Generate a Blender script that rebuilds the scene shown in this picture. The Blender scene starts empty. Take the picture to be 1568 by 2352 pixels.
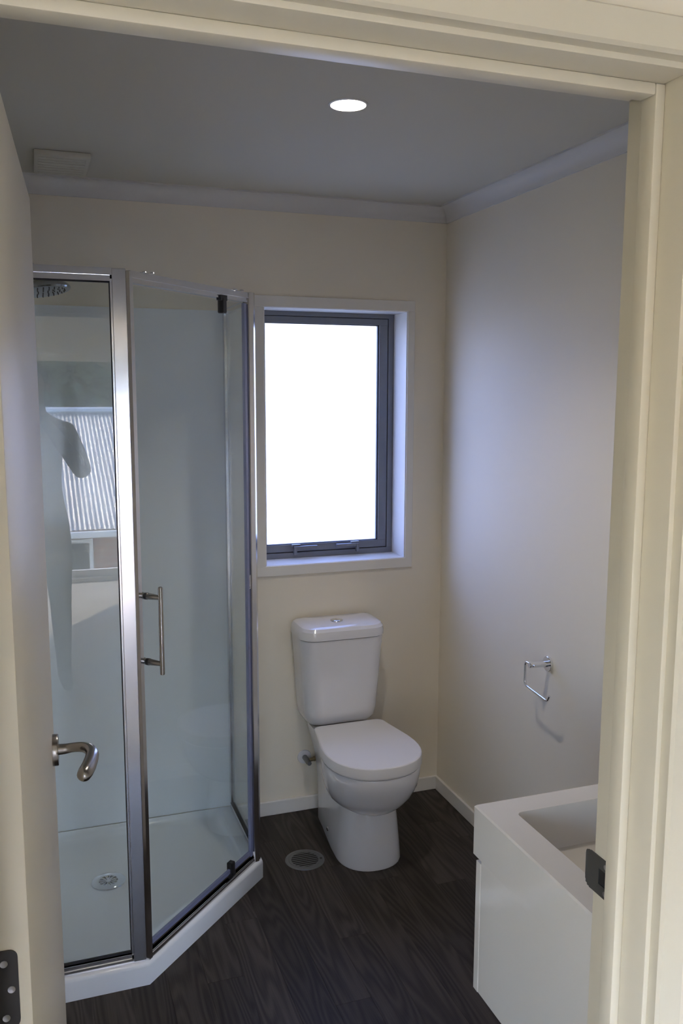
import bpy, bmesh, math, random
from mathutils import Vector, Matrix
random.seed(7)
scene = bpy.context.scene
C = scene.collection
PI = math.pi

# ------------------------------------------------------------------ camera
CAM = Vector((-1.5566, -3.1910, 1.6777))
yaw, pitch, roll = 0.33862, 0.13883, 0.00283
fwd = Vector((math.sin(yaw) * math.cos(pitch), math.cos(yaw) * math.cos(pitch), -math.sin(pitch)))
rt = Vector((math.cos(yaw), -math.sin(yaw), 0)); up = rt.cross(fwd)
r2 = rt * math.cos(roll) + up * math.sin(roll); u2 = up * math.cos(roll) - rt * math.sin(roll)
cd = bpy.data.cameras.new('camera'); cam = bpy.data.objects.new('camera', cd); C.objects.link(cam)
m = Matrix(((r2.x, u2.x, -fwd.x, CAM.x), (r2.y, u2.y, -fwd.y, CAM.y), (r2.z, u2.z, -fwd.z, CAM.z), (0, 0, 0, 1)))
cam.matrix_world = m
cd.sensor_fit = 'VERTICAL'; cd.sensor_height = 24.0; cd.sensor_width = 16.0
cd.lens = 2005.8 / 2352 * 24.0; cd.clip_start = 0.02; cd.clip_end = 300
scene.camera = cam

# ------------------------------------------------------------------ sky, sun, exposure
SUN_EL = math.radians(42)
sun_from = Vector((0.55, -0.83, 0)).normalized() * math.cos(SUN_EL) + Vector((0, 0, math.sin(SUN_EL)))
world = bpy.data.worlds.new('sky'); scene.world = world; world.use_nodes = True
wn = world.node_tree.nodes; wl = world.node_tree.links; wn.clear()
wo = wn.new('ShaderNodeOutputWorld'); wb = wn.new('ShaderNodeBackground'); ws = wn.new('ShaderNodeTexSky')
ws.sky_type = 'NISHITA'; ws.sun_disc = False; ws.sun_elevation = SUN_EL
ws.sun_rotation = math.atan2(sun_from.x, sun_from.y)
ws.air_density = 1.0; ws.dust_density = 0.8; ws.ozone_density = 3.0
wt = wn.new('ShaderNodeMix'); wt.data_type = 'RGBA'; wt.blend_type = 'MULTIPLY'; wt.inputs[0].default_value = 1.0
wt.inputs[7].default_value = (1.10, 0.93, 0.92, 1)
wl.new(ws.outputs[0], wt.inputs[6]); wl.new(wt.outputs[2], wb.inputs[0]); wl.new(wb.outputs[0], wo.inputs[0])
wb.inputs[1].default_value = 0.58
sd = bpy.data.lights.new('sun', 'SUN'); sun = bpy.data.objects.new('sun', sd); C.objects.link(sun)
sd.energy = 3.0; sd.angle = 0.009; sd.color = (1.0, 0.88, 0.72)
sun.rotation_euler = sun_from.to_track_quat('Z', 'Y').to_euler()
sun.location = (3, -12, 9)
vs = scene.view_settings
vs.view_transform = 'Standard'; vs.look = 'None'; vs.gamma = 1.0; vs.use_curve_mapping = False
vs.exposure = 2.34
scene.cycles.use_light_tree = False

# ------------------------------------------------------------------ materials
def mat(name, base, rough=0.5, metal=0.0, spec=0.5, coat=0.0, bump=None, noise=None, emit=None):
    M = bpy.data.materials.new(name); M.use_nodes = True
    nt = M.node_tree; b = nt.nodes['Principled BSDF']
    b.inputs['Base Color'].default_value = (*base, 1); b.inputs['Roughness'].default_value = rough
    b.inputs['Metallic'].default_value = metal; b.inputs['Specular IOR Level'].default_value = spec
    b.inputs['Coat Weight'].default_value = coat; b.inputs['Coat Roughness'].default_value = 0.03
    if noise or bump:
        tc = nt.nodes.new('ShaderNodeTexCoord')
    if noise:
        sc, amt = noise
        n = nt.nodes.new('ShaderNodeTexNoise'); n.inputs['Scale'].default_value = sc; n.inputs['Detail'].default_value = 4
        nt.links.new(tc.outputs['Object'], n.inputs['Vector'])
        mx = nt.nodes.new('ShaderNodeMix'); mx.data_type = 'RGBA'
        mx.inputs[6].default_value = (*[c * (1 - amt) for c in base], 1)
        mx.inputs[7].default_value = (*[min(1, c * (1 + amt)) for c in base], 1)
        nt.links.new(n.outputs[0], mx.inputs[0]); nt.links.new(mx.outputs[2], b.inputs['Base Color'])
    if bump:
        sc, st = bump
        n2 = nt.nodes.new('ShaderNodeTexNoise'); n2.inputs['Scale'].default_value = sc; n2.inputs['Detail'].default_value = 3
        nt.links.new(tc.outputs['Object'], n2.inputs['Vector'])
        bp = nt.nodes.new('ShaderNodeBump'); bp.inputs['Strength'].default_value = st; bp.inputs['Distance'].default_value = 0.002
        nt.links.new(n2.outputs[0], bp.inputs['Height']); nt.links.new(bp.outputs[0], b.inputs['Normal'])
    if emit:
        b.inputs['Emission Color'].default_value = (*emit[0], 1); b.inputs['Emission Strength'].default_value = emit[1]
    return M

LENS_E = 6.0
CREAM = (0.86, 0.79, 0.655)
M_wall = mat('cream_wall_paint', CREAM, 0.55, bump=(260, 0.08), noise=(2.0, 0.015))
M_trim = mat('cream_gloss_trim', (0.70, 0.645, 0.515), 0.42, bump=(40, 0.02), noise=(3, 0.01))
M_door = mat('cream_satin_door', (0.77, 0.71, 0.58), 0.40, spec=0.35, bump=(30, 0.015), noise=(3, 0.01))
M_wtrim = mat('white_satin_trim', (0.82, 0.79, 0.73), 0.3, noise=(4, 0.01))
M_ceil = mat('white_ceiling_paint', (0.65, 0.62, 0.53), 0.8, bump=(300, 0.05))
M_cove = mat('white_cove', (0.72, 0.70, 0.67), 0.6)
M_acryl = mat('white_acrylic', (0.86, 0.89, 0.91), 0.12, coat=0.3, noise=(5, 0.01))
M_tray = mat('white_tray', (0.85, 0.88, 0.90), 0.16, coat=0.2, noise=(5, 0.01))
M_ceramic = mat('white_ceramic', (0.82, 0.81, 0.82), 0.08, coat=0.6, noise=(6, 0.008))
M_plastic = mat('white_plastic', (0.80, 0.79, 0.79), 0.22, noise=(6, 0.008))
M_gloss = mat('white_gloss_cabinet', (0.80, 0.765, 0.70), 0.10, coat=0.3, noise=(3, 0.008))
M_alu = mat('polished_aluminium', (0.72, 0.72, 0.74), 0.16, metal=1.0, noise=(30, 0.03))
M_chrome = mat('chrome', (0.80, 0.81, 0.83), 0.06, metal=1.0, noise=(20, 0.02))
M_dchrome = mat('grey_chrome', (0.42, 0.43, 0.45), 0.12, metal=1.0, noise=(20, 0.03))
M_nickel = mat('satin_nickel', (0.40, 0.375, 0.345), 0.24, metal=1.0, noise=(60, 0.04))
M_steel = mat('brushed_steel', (0.52, 0.53, 0.54), 0.32, metal=1.0, noise=(80, 0.06))
M_dsteel = mat('dull_steel', (0.24, 0.245, 0.25), 0.38, metal=0.9, noise=(80, 0.08))
M_bronze = mat('dark_bronze_plate', (0.055, 0.053, 0.052), 0.35, metal=0.6, noise=(40, 0.1))
M_black = mat('black_plastic', (0.02, 0.02, 0.022), 0.35, noise=(30, 0.1))
M_hole_shade = mat('hole_shade_black', (0.012, 0.011, 0.011), 0.8, noise=(30, 0.1))  # near-black colour painting the shade of holes that are not cut
M_winfr = mat('grey_powdercoat', (0.20, 0.205, 0.225), 0.38, metal=0.35, noise=(60, 0.04))
M_rubber = mat('black_rubber', (0.02, 0.02, 0.025), 0.6, noise=(60, 0.1))
M_carpet = mat('grey_carpet', (0.47, 0.43, 0.38), 0.95, bump=(700, 0.6), noise=(420, 0.22))
M_brass = mat('dull_brass', (0.36, 0.29, 0.17), 0.35, metal=1.0, noise=(40, 0.06))
M_under = mat('floor_underlay', (0.03, 0.028, 0.026), 0.8, noise=(20, 0.1))
M_sticker = mat('sticker_paper', (0.75, 0.75, 0.75), 0.5, noise=(200, 0.03))
M_red = mat('sticker_red', (0.5, 0.05, 0.04), 0.5, noise=(200, 0.05))
M_seal = mat('blue_clear_seal', (0.21, 0.23, 0.36), 0.15, spec=0.6, noise=(20, 0.05))
M_lamp = mat('lamp_diffuser', (0.9, 0.9, 0.9), 0.5, emit=((1.0, 0.90, 0.78), LENS_E))

def glass_mat(name, tint, fac_scale=1.0):
    M = bpy.data.materials.new(name); M.use_nodes = True; nt = M.node_tree; nt.nodes.clear()
    o = nt.nodes.new('ShaderNodeOutputMaterial'); mx = nt.nodes.new('ShaderNodeMixShader')
    t = nt.nodes.new('ShaderNodeBsdfTransparent'); g = nt.nodes.new('ShaderNodeBsdfGlossy')
    # Schlick reflectance of one glass surface, the same from either side
    ge = nt.nodes.new('ShaderNodeNewGeometry'); dp = nt.nodes.new('ShaderNodeVectorMath'); dp.operation = 'DOT_PRODUCT'
    nt.links.new(ge.outputs['Normal'], dp.inputs[0]); nt.links.new(ge.outputs['Incoming'], dp.inputs[1])
    ab = nt.nodes.new('ShaderNodeMath'); ab.operation = 'ABSOLUTE'; nt.links.new(dp.outputs['Value'], ab.inputs[0])
    om = nt.nodes.new('ShaderNodeMath'); om.operation = 'SUBTRACT'; om.inputs[0].default_value = 1.0; nt.links.new(ab.outputs[0], om.inputs[1])
    pw = nt.nodes.new('ShaderNodeMath'); pw.operation = 'POWER'; pw.inputs[1].default_value = 5.0; nt.links.new(om.outputs[0], pw.inputs[0])
    f = nt.nodes.new('ShaderNodeMath'); f.operation = 'MULTIPLY_ADD'; f.inputs[1].default_value = 0.96; f.inputs[2].default_value = 0.04; nt.links.new(pw.outputs[0], f.inputs[0])
    n = nt.nodes.new('ShaderNodeTexNoise'); n.inputs['Scale'].default_value = 2.0
    cr = nt.nodes.new('ShaderNodeMix'); cr.data_type = 'RGBA'
    cr.inputs[6].default_value = (*[c * 0.99 for c in tint], 1); cr.inputs[7].default_value = (*tint, 1)
    nt.links.new(n.outputs[0], cr.inputs[0]); nt.links.new(cr.outputs[2], t.inputs[0])
    g.inputs['Roughness'].default_value = 0.0; g.inputs['Color'].default_value = (1, 1, 1, 1)
    nt.links.new(f.outputs[0], mx.inputs[0]); nt.links.new(t.outputs[0], mx.inputs[1]); nt.links.new(g.outputs[0], mx.inputs[2])
    nt.links.new(mx.outputs[0], o.inputs[0])
    return M
M_glass = glass_mat('clear_shower_glass', (0.955, 0.98, 0.975))
M_wglass = glass_mat('clear_window_glass', (0.97, 0.985, 0.98))

def frost_mat():
    M = bpy.data.materials.new('frosted_glass'); M.use_nodes = True; nt = M.node_tree; nt.nodes.clear()
    o = nt.nodes.new('ShaderNodeOutputMaterial'); t = nt.nodes.new('ShaderNodeBsdfTranslucent')
    g = nt.nodes.new('ShaderNodeBsdfGlossy'); g.inputs['Roughness'].default_value = 0.15
    rf = nt.nodes.new('ShaderNodeBsdfRefraction'); rf.distribution = 'BECKMANN'
    rf.inputs['Roughness'].default_value = 0.75; rf.inputs['IOR'].default_value = 1.45; rf.inputs['Color'].default_value = (0.38, 0.425, 0.665, 1)
    m0 = nt.nodes.new('ShaderNodeMixShader'); m0.inputs[0].default_value = 0.55
    mx = nt.nodes.new('ShaderNodeMixShader'); mx.inputs[0].default_value = 0.04
    n = nt.nodes.new('ShaderNodeTexNoise'); n.inputs['Scale'].default_value = 400
    cr = nt.nodes.new('ShaderNodeMix'); cr.data_type = 'RGBA'
    cr.inputs[6].default_value = (0.36, 0.405, 0.635, 1); cr.inputs[7].default_value = (0.39, 0.435, 0.675, 1)
    nt.links.new(n.outputs[0], cr.inputs[0]); nt.links.new(cr.outputs[2], t.inputs[0])
    nt.links.new(t.outputs[0], m0.inputs[1]); nt.links.new(rf.outputs[0], m0.inputs[2])
    nt.links.new(m0.outputs[0], mx.inputs[1]); nt.links.new(g.outputs[0], mx.inputs[2]); nt.links.new(mx.outputs[0], o.inputs[0])
    return M
M_frost = frost_mat()

def plank_mat():
    M = bpy.data.materials.new('dark_wood_vinyl'); M.use_nodes = True; nt = M.node_tree; b = nt.nodes['Principled BSDF']
    L = nt.links.new; N = nt.nodes.new
    tc = N('ShaderNodeTexCoord'); oi = N('ShaderNodeObjectInfo')
    sc = N('ShaderNodeVectorMath'); sc.operation = 'SCALE'; sc.inputs[3].default_value = 1.0
    off = N('ShaderNodeVectorMath'); off.operation = 'MULTIPLY_ADD'
    cmb = N('ShaderNodeCombineXYZ'); L(oi.outputs['Random'], cmb.inputs[0]); L(oi.outputs['Random'], cmb.inputs[1]); L(oi.outputs['Random'], cmb.inputs[2])
    off.inputs[1].default_value = (7.3, 13.1, 5.7)
    L(cmb.outputs[0], off.inputs[0]); L(tc.outputs['Object'], off.inputs[2])
    # cathedral grain: contour lines of a smooth noise stretched along the plank
    m1 = N('ShaderNodeMapping'); m1.inputs['Scale'].default_value = (1, 0.10, 1); L(off.outputs[0], m1.inputs['Vector'])
    warp = N('ShaderNodeTexNoise'); warp.inputs['Scale'].default_value = 11; warp.inputs['Detail'].default_value = 1.5; warp.inputs['Roughness'].default_value = 0.4
    L(m1.outputs[0], warp.inputs['Vector'])
    mu = N('ShaderNodeMath'); mu.operation = 'MULTIPLY'; mu.inputs[1].default_value = 95.0; L(warp.outputs[0], mu.inputs[0])
    si = N('ShaderNodeMath'); si.operation = 'SINE'; L(mu.outputs[0], si.inputs[0])
    ms = N('ShaderNodeMapRange'); ms.inputs[1].default_value = -1.0; ms.inputs[2].default_value = 1.0; L(si.outputs[0], ms.inputs[0])
    m2 = N('ShaderNodeMapping'); m2.inputs['Scale'].default_value = (1, 0.025, 1); L(off.outputs[0], m2.inputs['Vector'])
    fine = N('ShaderNodeTexNoise'); fine.inputs['Scale'].default_value = 330; fine.inputs['Detail'].default_value = 4; L(m2.outputs[0], fine.inputs['Vector'])
    big = N('ShaderNodeTexNoise'); big.inputs['Scale'].default_value = 14; big.inputs['Detail'].default_value = 2; L(m1.outputs[0], big.inputs['Vector'])
    mix = N('ShaderNodeMix'); mix.data_type = 'FLOAT'; mix.inputs[0].default_value = 0.60
    L(ms.outputs[0], mix.inputs[2]); L(fine.outputs[0], mix.inputs[3])
    mix2 = N('ShaderNodeMix'); mix2.data_type = 'FLOAT'; mix2.inputs[0].default_value = 0.35
    L(mix.outputs[0], mix2.inputs[2]); L(big.outputs[0], mix2.inputs[3])
    cr = N('ShaderNodeValToRGB'); cr.color_ramp.elements[0].position = 0.25; cr.color_ramp.elements[1].position = 0.75
    cr.color_ramp.elements[0].color = (0.016, 0.0130, 0.0108, 1); cr.color_ramp.elements[1].color = (0.062, 0.052, 0.044, 1)
    L(mix2.outputs[0], cr.inputs[0])
    hv = N('ShaderNodeHueSaturation'); mr = N('ShaderNodeMapRange'); mr.inputs[3].default_value = 0.75; mr.inputs[4].default_value = 1.3
    L(oi.outputs['Random'], mr.inputs[0]); L(mr.outputs[0], hv.inputs['Value']); L(cr.outputs[0], hv.inputs['Color'])
    L(hv.outputs[0], b.inputs['Base Color'])
    b.inputs['Roughness'].default_value = 0.45; b.inputs['Specular IOR Level'].default_value = 0.2
    bp = N('ShaderNodeBump'); bp.inputs['Strength'].default_value = 0.15; bp.inputs['Distance'].default_value = 0.001
    L(fine.outputs[0], bp.inputs['Height']); L(bp.outputs[0], b.inputs['Normal'])
    return M
M_plank = plank_mat()

# ------------------------------------------------------------------ helpers
def top(o):
    while o.parent: o = o.parent
    return o
def tag(o, label=None, cat=None, group=None, kind=None):
    if label: o['label'] = label
    if cat: o['category'] = cat
    if group: o['group'] = group
    if kind: o['kind'] = kind
    return o
def empty(name, loc, rz=0):
    o = bpy.data.objects.new(name, None); C.objects.link(o); o.location = loc; o.rotation_euler = (0, 0, rz)
    o.empty_display_size = 0.05
    return o
def obj(name, bm, material, parent=None, smooth=False, local=False, angle=35):
    if parent is not None and not local:
        t = top(parent); bmesh.ops.translate(bm, verts=bm.verts, vec=-Vector(t.location))
    bmesh.ops.recalc_face_normals(bm, faces=bm.faces)
    me = bpy.data.meshes.new(name); bm.to_mesh(me); bm.free()
    me.materials.append(material)
    if smooth:
        me.shade_smooth()
        try: me.set_sharp_from_angle(angle=math.radians(angle))
        except Exception: pass
    o = bpy.data.objects.new(name, me); C.objects.link(o)
    if parent is not None: o.parent = parent
    return o
def BM(): return bmesh.new()
def box(bm, x0, x1, y0, y1, z0, z1, bev=0.0, seg=2):
    r = bmesh.ops.create_cube(bm, size=1.0); vs_ = r['verts']
    for v in vs_:
        v.co = Vector((x0 if v.co.x < 0 else x1, y0 if v.co.y < 0 else y1, z0 if v.co.z < 0 else z1))
    if bev > 0:
        es = list({e for v in vs_ for e in v.link_edges})
        bmesh.ops.bevel(bm, geom=es, offset=bev, segments=seg, affect='EDGES', profile=0.5)
    return bm
def prism(bm, pts, z0, z1):
    """vertical prism over an XY polygon"""
    a = [bm.verts.new((p[0], p[1], z0)) for p in pts]; b = [bm.verts.new((p[0], p[1], z1)) for p in pts]
    n = len(pts); bm.faces.new(a); bm.faces.new(b)
    for i in range(n): bm.faces.new((a[i], a[(i + 1) % n], b[(i + 1) % n], b[i]))
    return bm
def loft(bm, rings, cap0=True, cap1=True, closed=True):
    R = [[bm.verts.new(p) for p in r] for r in rings]; n = len(R[0])
    for k in range(len(R) - 1):
        for i in range(n if closed else n - 1):
            j = (i + 1) % n
            bm.faces.new((R[k][i], R[k][j], R[k + 1][j], R[k + 1][i]))
    if cap0: bm.faces.new(R[0])
    if cap1: bm.faces.new(R[-1])
    return bm
def frame_axes(d):
    d = d.normalized(); a = Vector((0, 0, 1)) if abs(d.z) < 0.9 else Vector((1, 0, 0))
    u = d.cross(a).normalized(); v = d.cross(u).normalized(); return u, v
def lathe(bm, c, axis, prof, n=32):
    """prof: list of (radius, distance along axis)"""
    c = Vector(c); axis = Vector(axis).normalized(); u, v = frame_axes(axis)
    rings = [[c + axis * h + (u * math.cos(2 * PI * i / n) + v * math.sin(2 * PI * i / n)) * max(r, 1e-5) for i in range(n)] for r, h in prof]
    return loft(bm, rings)
def tube(bm, pts, rad, n=12):
    pts = [Vector(p) for p in pts]; rads = rad if isinstance(rad, (list, tuple)) else [rad] * len(pts)
    rings = []; pu = None
    for k, p in enumerate(pts):
        d = (pts[min(k + 1, len(pts) - 1)] - pts[max(k - 1, 0)]).normalized()
        if pu is None: u, v = frame_axes(d)
        else:
            u = (pu - d * pu.dot(d)).normalized(); v = d.cross(u)
        pu = u
        rings.append([p + (u * math.cos(2 * PI * i / n) + v * math.sin(2 * PI * i / n)) * rads[k] for i in range(n)])
    return loft(bm, rings)
def bez(p0, p1, p2, n=6):
    p0, p1, p2 = Vector(p0), Vector(p1), Vector(p2)
    return [p0 * (1 - t) ** 2 + p1 * 2 * t * (1 - t) + p2 * t * t for t in [i / n for i in range(n + 1)]]
def dup(root):
    r = root.copy(); C.objects.link(r)
    for ch in root.children:
        c = ch.copy(); C.objects.link(c); c.parent = r
    return r

# ================================================================== THE SETTING
XL, YD, YH = -1.77, -2.346, -2.446       # bathroom left wall, bathroom side / hall side of the door wall
ZC = 2.375
HX0, HX1, HY = -3.4, 1.5, -6.3
# floor of planks
fl = obj('floor', box(BM(), XL - 0.1, 0.1, YD - 0.05, 0.1, -0.1, -0.004), M_under)
tag(fl, 'dark brown wood-look plank floor of the bathroom', 'floor', kind='structure')
W = 0.105; ends_known = {4: -0.915, 3: -0.655, 1: -0.845}
k = -7
xs = -0.63 + 6 * W
while xs > XL:
    x1 = min(xs, 0.0); x0 = max(xs - W, XL)
    idx = round((-0.63 - (xs)) / W)
    y = {0: -0.845, 2: -0.30, 3: -0.655, 4: -0.915, 1: -1.12}.get(idx, -random.uniform(0.15, 0.95))
    while y < -0.05: y += 0.915
    y1 = 0.0; cuts = []
    yy = y - 0.915
    cuts = [0.0]
    while yy > YD: cuts.append(yy); yy -= 0.915
    cuts.append(YD - 0.04)
    for a, b in zip(cuts[:-1], cuts[1:]):
        if a - b < 0.01 or x1 - x0 < 0.01: continue
        g = 0.00012; bm = BM()
        cx, cy = (x0 + x1) / 2, (a + b) / 2
        hx, hy = (x1 - x0) / 2 - g, (a - b) / 2 - g; c = 0.00035
        loft(bm, [[(-hx, -hy, -0.004), (hx, -hy, -0.004), (hx, hy, -0.004), (-hx, hy, -0.004)],
                  [(-hx, -hy, -c), (hx, -hy, -c), (hx, hy, -c), (-hx, hy, -c)],
                  [(-hx + c, -hy + c, 0), (hx - c, -hy + c, 0), (hx - c, hy - c, 0), (-hx + c, hy - c, 0)]], cap0=False)
        o = obj('plank', bm, M_plank, fl, local=True); o.location = (cx, cy, 0)
    xs -= W

def wall_with_hole(name, x0, x1, y0, y1, z0, z1, hx0, hx1, hz0, hz1, material):
    bm = BM()
    box(bm, x0, hx0, y0, y1, z0, z1); box(bm, hx1, x1, y0, y1, z0, z1)
    box(bm, hx0, hx1, y0, y1, hz1, z1)
    if hz0 > z0: box(bm, hx0, hx1, y0, y1, z0, hz0)
    return obj(name, bm, material)

WX0, WX1, WZ0, WZ1 = -0.737, -0.168, 1.010, 1.978
wall_back = wall_with_hole('wall_back', XL - 0.1, 0.1, 0.0, 0.17, -0.1, 2.6, WX0 - 0.015, WX1 + 0.015, WZ0 - 0.015, WZ1 + 0.015, M_wall)
tag(wall_back, 'cream painted back wall holding the frosted window', 'wall', kind='structure')
wall_right = obj('wall_right', box(BM(), 0, 0.1, YD, 0.0, -0.1, 2.6), M_wall)
tag(wall_right, 'cream painted right wall behind the toilet roll holder', 'wall', kind='structure')
wall_left = obj('wall_left', box(BM(), XL - 0.1, XL, YD, 0.0, -0.1, 2.6), M_wall)
tag(wall_left, 'cream painted left wall hidden behind the shower and door', 'wall', kind='structure')
JX0, JX1, JZ = -1.626, -0.928, 1.990     # clear faces of the door jamb
wall_front = wall_with_hole('wall_front', HX0 - 0.1, HX1 + 0.1, YH, YD, -0.1, 2.6, JX0 - 0.0201, JX1 + 0.0201, -0.1, JZ + 0.0201, M_wall)
tag(wall_front, 'cream painted wall around the bathroom doorway', 'wall', kind='structure')
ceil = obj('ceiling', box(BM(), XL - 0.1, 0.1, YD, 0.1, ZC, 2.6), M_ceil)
tag(ceil, 'flat white bathroom ceiling', 'ceiling', kind='structure')

def cove(name, p0, p1, inward, label, rad=0.055):
    """cove moulding along p0-p1, inward = horizontal unit vector away from the wall"""
    p0, p1, inward = Vector(p0), Vector(p1), Vector(inward)
    prof = [(0.0, 0.0), (0.0, -rad), (0.006, -rad)]
    for i in range(9):
        a = i / 8 * PI / 2
        prof.append((0.006 + (rad - 0.012) * (1 - math.cos(a)), -rad + 0.006 + (rad - 0.012) * math.sin(a)))
    prof += [(rad, -0.006), (rad, 0.0)]
    rings = [[p + inward * a + Vector((0, 0, b)) for a, b in prof] for p in (p0, p1)]
    o = obj(name, loft(BM(), rings), M_cove, smooth=True)
    return tag(o, label, 'cornice', kind='structure')
cove('trim_1', (XL, 0, ZC), (0, 0, ZC), (0, -1, 0), 'white cove cornice above the window wall')
cove('trim_2', (0, 0, ZC), (0, YD, ZC), (-1, 0, 0), 'white cove cornice along the right wall')
cove('trim_3', (XL, 0, ZC), (XL, YD, ZC), (1, 0, 0), 'white cove cornice along the left wall over the shower')
cove('trim_4', (XL, YD, ZC), (0, YD, ZC), (0, 1, 0), 'white cove cornice above the bathroom doorway')

def base(name, x0, x1, y0, y1, label):
    o = obj(name, box(BM(), x0, x1, y0, y1, 0.0, 0.058, 0.003), M_wtrim)
    return tag(o, label, 'baseboard', kind='structure')
base('baseboard_back', -0.868, -0.0005, -0.012, -0.0005, 'low off-white skirting board behind the toilet')
base('baseboard_right', -0.012, -0.0005, YD + 0.001, -0.0125, 'low off-white skirting board along the right wall')

# ---- hall behind the camera
hf = obj('floor_hall', box(BM(), HX0 - 0.1, HX1 + 0.1, HY - 0.1, YD - 0.03, -0.1, 0.0), M_carpet)
tag(hf, 'grey carpet floor of the room outside the bathroom', 'floor', kind='structure')
# doorway threshold sits on carpet edge
hc = obj('ceiling_hall', box(BM(), HX0 - 0.1, HX1 + 0.1, HY - 0.12, YH, 2.40, 2.6), M_ceil)
tag(hc, 'flat white ceiling of the room outside the bathroom', 'ceiling', kind='structure')
HWY0, HWY1, HWZ0, HWZ1 = -5.6, -3.7, 0.60, 2.0  # opening for the added skylight window in the hall's left wall
bm = BM(); xw0, xw1 = HX0 - 0.1, HX0
box(bm, xw0, xw1, HY - 0.12, HWY0, -0.1, 2.6); box(bm, xw0, xw1, HWY1, YH, -0.1, 2.6); box(bm, xw0, xw1, HWY0, HWY1, -0.1, HWZ0); box(bm, xw0, xw1, HWY0, HWY1, HWZ1, 2.6)
tag(obj('wall_hall_left', bm, M_wall), 'cream left wall of the room outside the bathroom', 'wall', kind='structure')
tag(obj('wall_hall_right', box(BM(), HX1, HX1 + 0.1, HY - 0.12, YH, -0.1, 2.6), M_wall), 'cream right wall of the room outside the bathroom', 'wall', kind='structure')
SX0, SX1, SZ = -3.05, -0.23, 2.02
hb = wall_with_hole('wall_hall_back', HX0 - 0.1, HX1 + 0.1, HY - 0.12, HY, -0.1, 2.6, SX0, SX1, -0.1, SZ, M_wall)
tag(hb, 'cream wall around the big glazed sliding door', 'wall', kind='structure')

# ================================================================== DOOR FRAME
def ring_board(name, parent, x0, x1, zt, t, y0, y1, material, bev=0.0015):
    """three-sided frame: inner faces at x0,x1,zt; thickness t outward; each board one mesh"""
    obj(name, box(BM(), x1, x1 + t, y0, y1, 0.0, zt + t, bev), material, parent, smooth=True)
    obj(name, box(BM(), x0 - t, x0, y0, y1, 0.0, zt + t, bev), material, parent, smooth=True)
    obj(name, box(BM(), x0 + 0.0002, x1 - 0.0002, y0, y1, zt, zt + t, bev), material, parent, smooth=True)
df = empty('trim_5', (JX1, YD, 0))
tag(df, 'cream painted timber frame around the bathroom doorway', 'door frame', kind='structure')
ring_board('jamb', df, JX0, JX1, JZ, 0.020, YH, YD, M_trim)
ring_board('door_stop', df, JX0 + 0.012, JX1 - 0.012, JZ - 0.012, 0.012, -2.406, -2.383, M_trim, 0.002)
# architrave on the hall side with a stepped, eased inner edge
def architrave(parent, side):
    ox = 0.006; w = 0.036; d = 0.018
    prof = [(0, 0), (0, -d + 0.004), (0.003, -d), (w - 0.004, -d), (w, -d + 0.006), (w, 0)]
    xo1, xo0, zo = JX1 + ox, JX0 - ox, JZ + ox
    if side == 'r': f = lambda a, b, e: Vector((xo1 + a, YH + b, 0 if e == 0 else zo + a))
    elif side == 'l': f = lambda a, b, e: Vector((xo0 - a, YH + b, 0 if e == 0 else zo + a))
    else: f = lambda a, b, e: Vector((xo0 - a if e == 0 else xo1 + a, YH + b, zo + a))
    rings = [[f(a, b, e) for a, b in prof] for e in (0, 1)]
    return obj('architrave', loft(BM(), rings), M_trim, parent)
for s in 'rlt': architrave(df, s)
# strike plate let into the right jamb, its lip curling past the room-side edge
sp = BM()
zc_, hz = 1.0915, 0.0245
ySP = [(-2.384, -0.9285), (-2.350, -0.9285), (-2.338, -0.9290), (-2.330, -0.9265), (-2.324, -0.9215)]
def plate_strip(bm, ys, z0, z1, th=0.0016):
    rings = []
    for y, x in ys:
        rings.append([(x - th, y, z0), (x - th, y, z1), (x, y, z1), (x, y, z0)])
    loft(bm, rings)
hole = (-2.376, -2.358)
plate_strip(sp, [(-2.384, -0.928), (hole[0], -0.928)], zc_ - hz, zc_ + hz)
plate_strip(sp, [(hole[0], -0.928), (hole[1], -0.928)], zc_ - hz, zc_ - 0.010)
plate_strip(sp, [(hole[0], -0.928), (hole[1], -0.928)], zc_ + 0.010, zc_ + hz)
plate_strip(sp, [(hole[1], -0.928), (-2.348, -0.928), (-2.340, -0.9282)], zc_ - hz, zc_ + hz)
for (ya, xa, yb_, xb, ins) in ((-2.340, -0.9282, -2.336, -0.9282, 0.001), (-2.336, -0.9282, -2.332, -0.9275, 0.003), (-2.332, -0.9275, -2.329, -0.9262, 0.006), (-2.329, -0.9262, -2.327, -0.9250, 0.010)):
    plate_strip(sp, [(ya, xa), (yb_, xb)], zc_ - hz + ins, zc_ + hz - ins)
spo = obj('strike_plate', sp, mat('grey_strike_metal', (0.13, 0.13, 0.125), 0.35, metal=0.7, noise=(60, 0.08)), df); spo['label'] = 'dark metal strike plate on the right jamb'
obj('latch_shade_patch', box(BM(), -0.9284, -0.9281, hole[0], hole[1], zc_ - 0.010, zc_ + 0.010), M_hole_shade, spo)  # flat dark patch, shade of the latch hole put into its colour
for zz in (zc_ + 0.0172, zc_ - 0.0172):
    obj('screw', lathe(BM(), (-0.9294, -2.371, zz), (-1, 0, 0), [(0.0034, 0), (0.0034, 0.0006), (0.0012, 0.0003)], 14), M_steel, spo, smooth=True)

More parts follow.
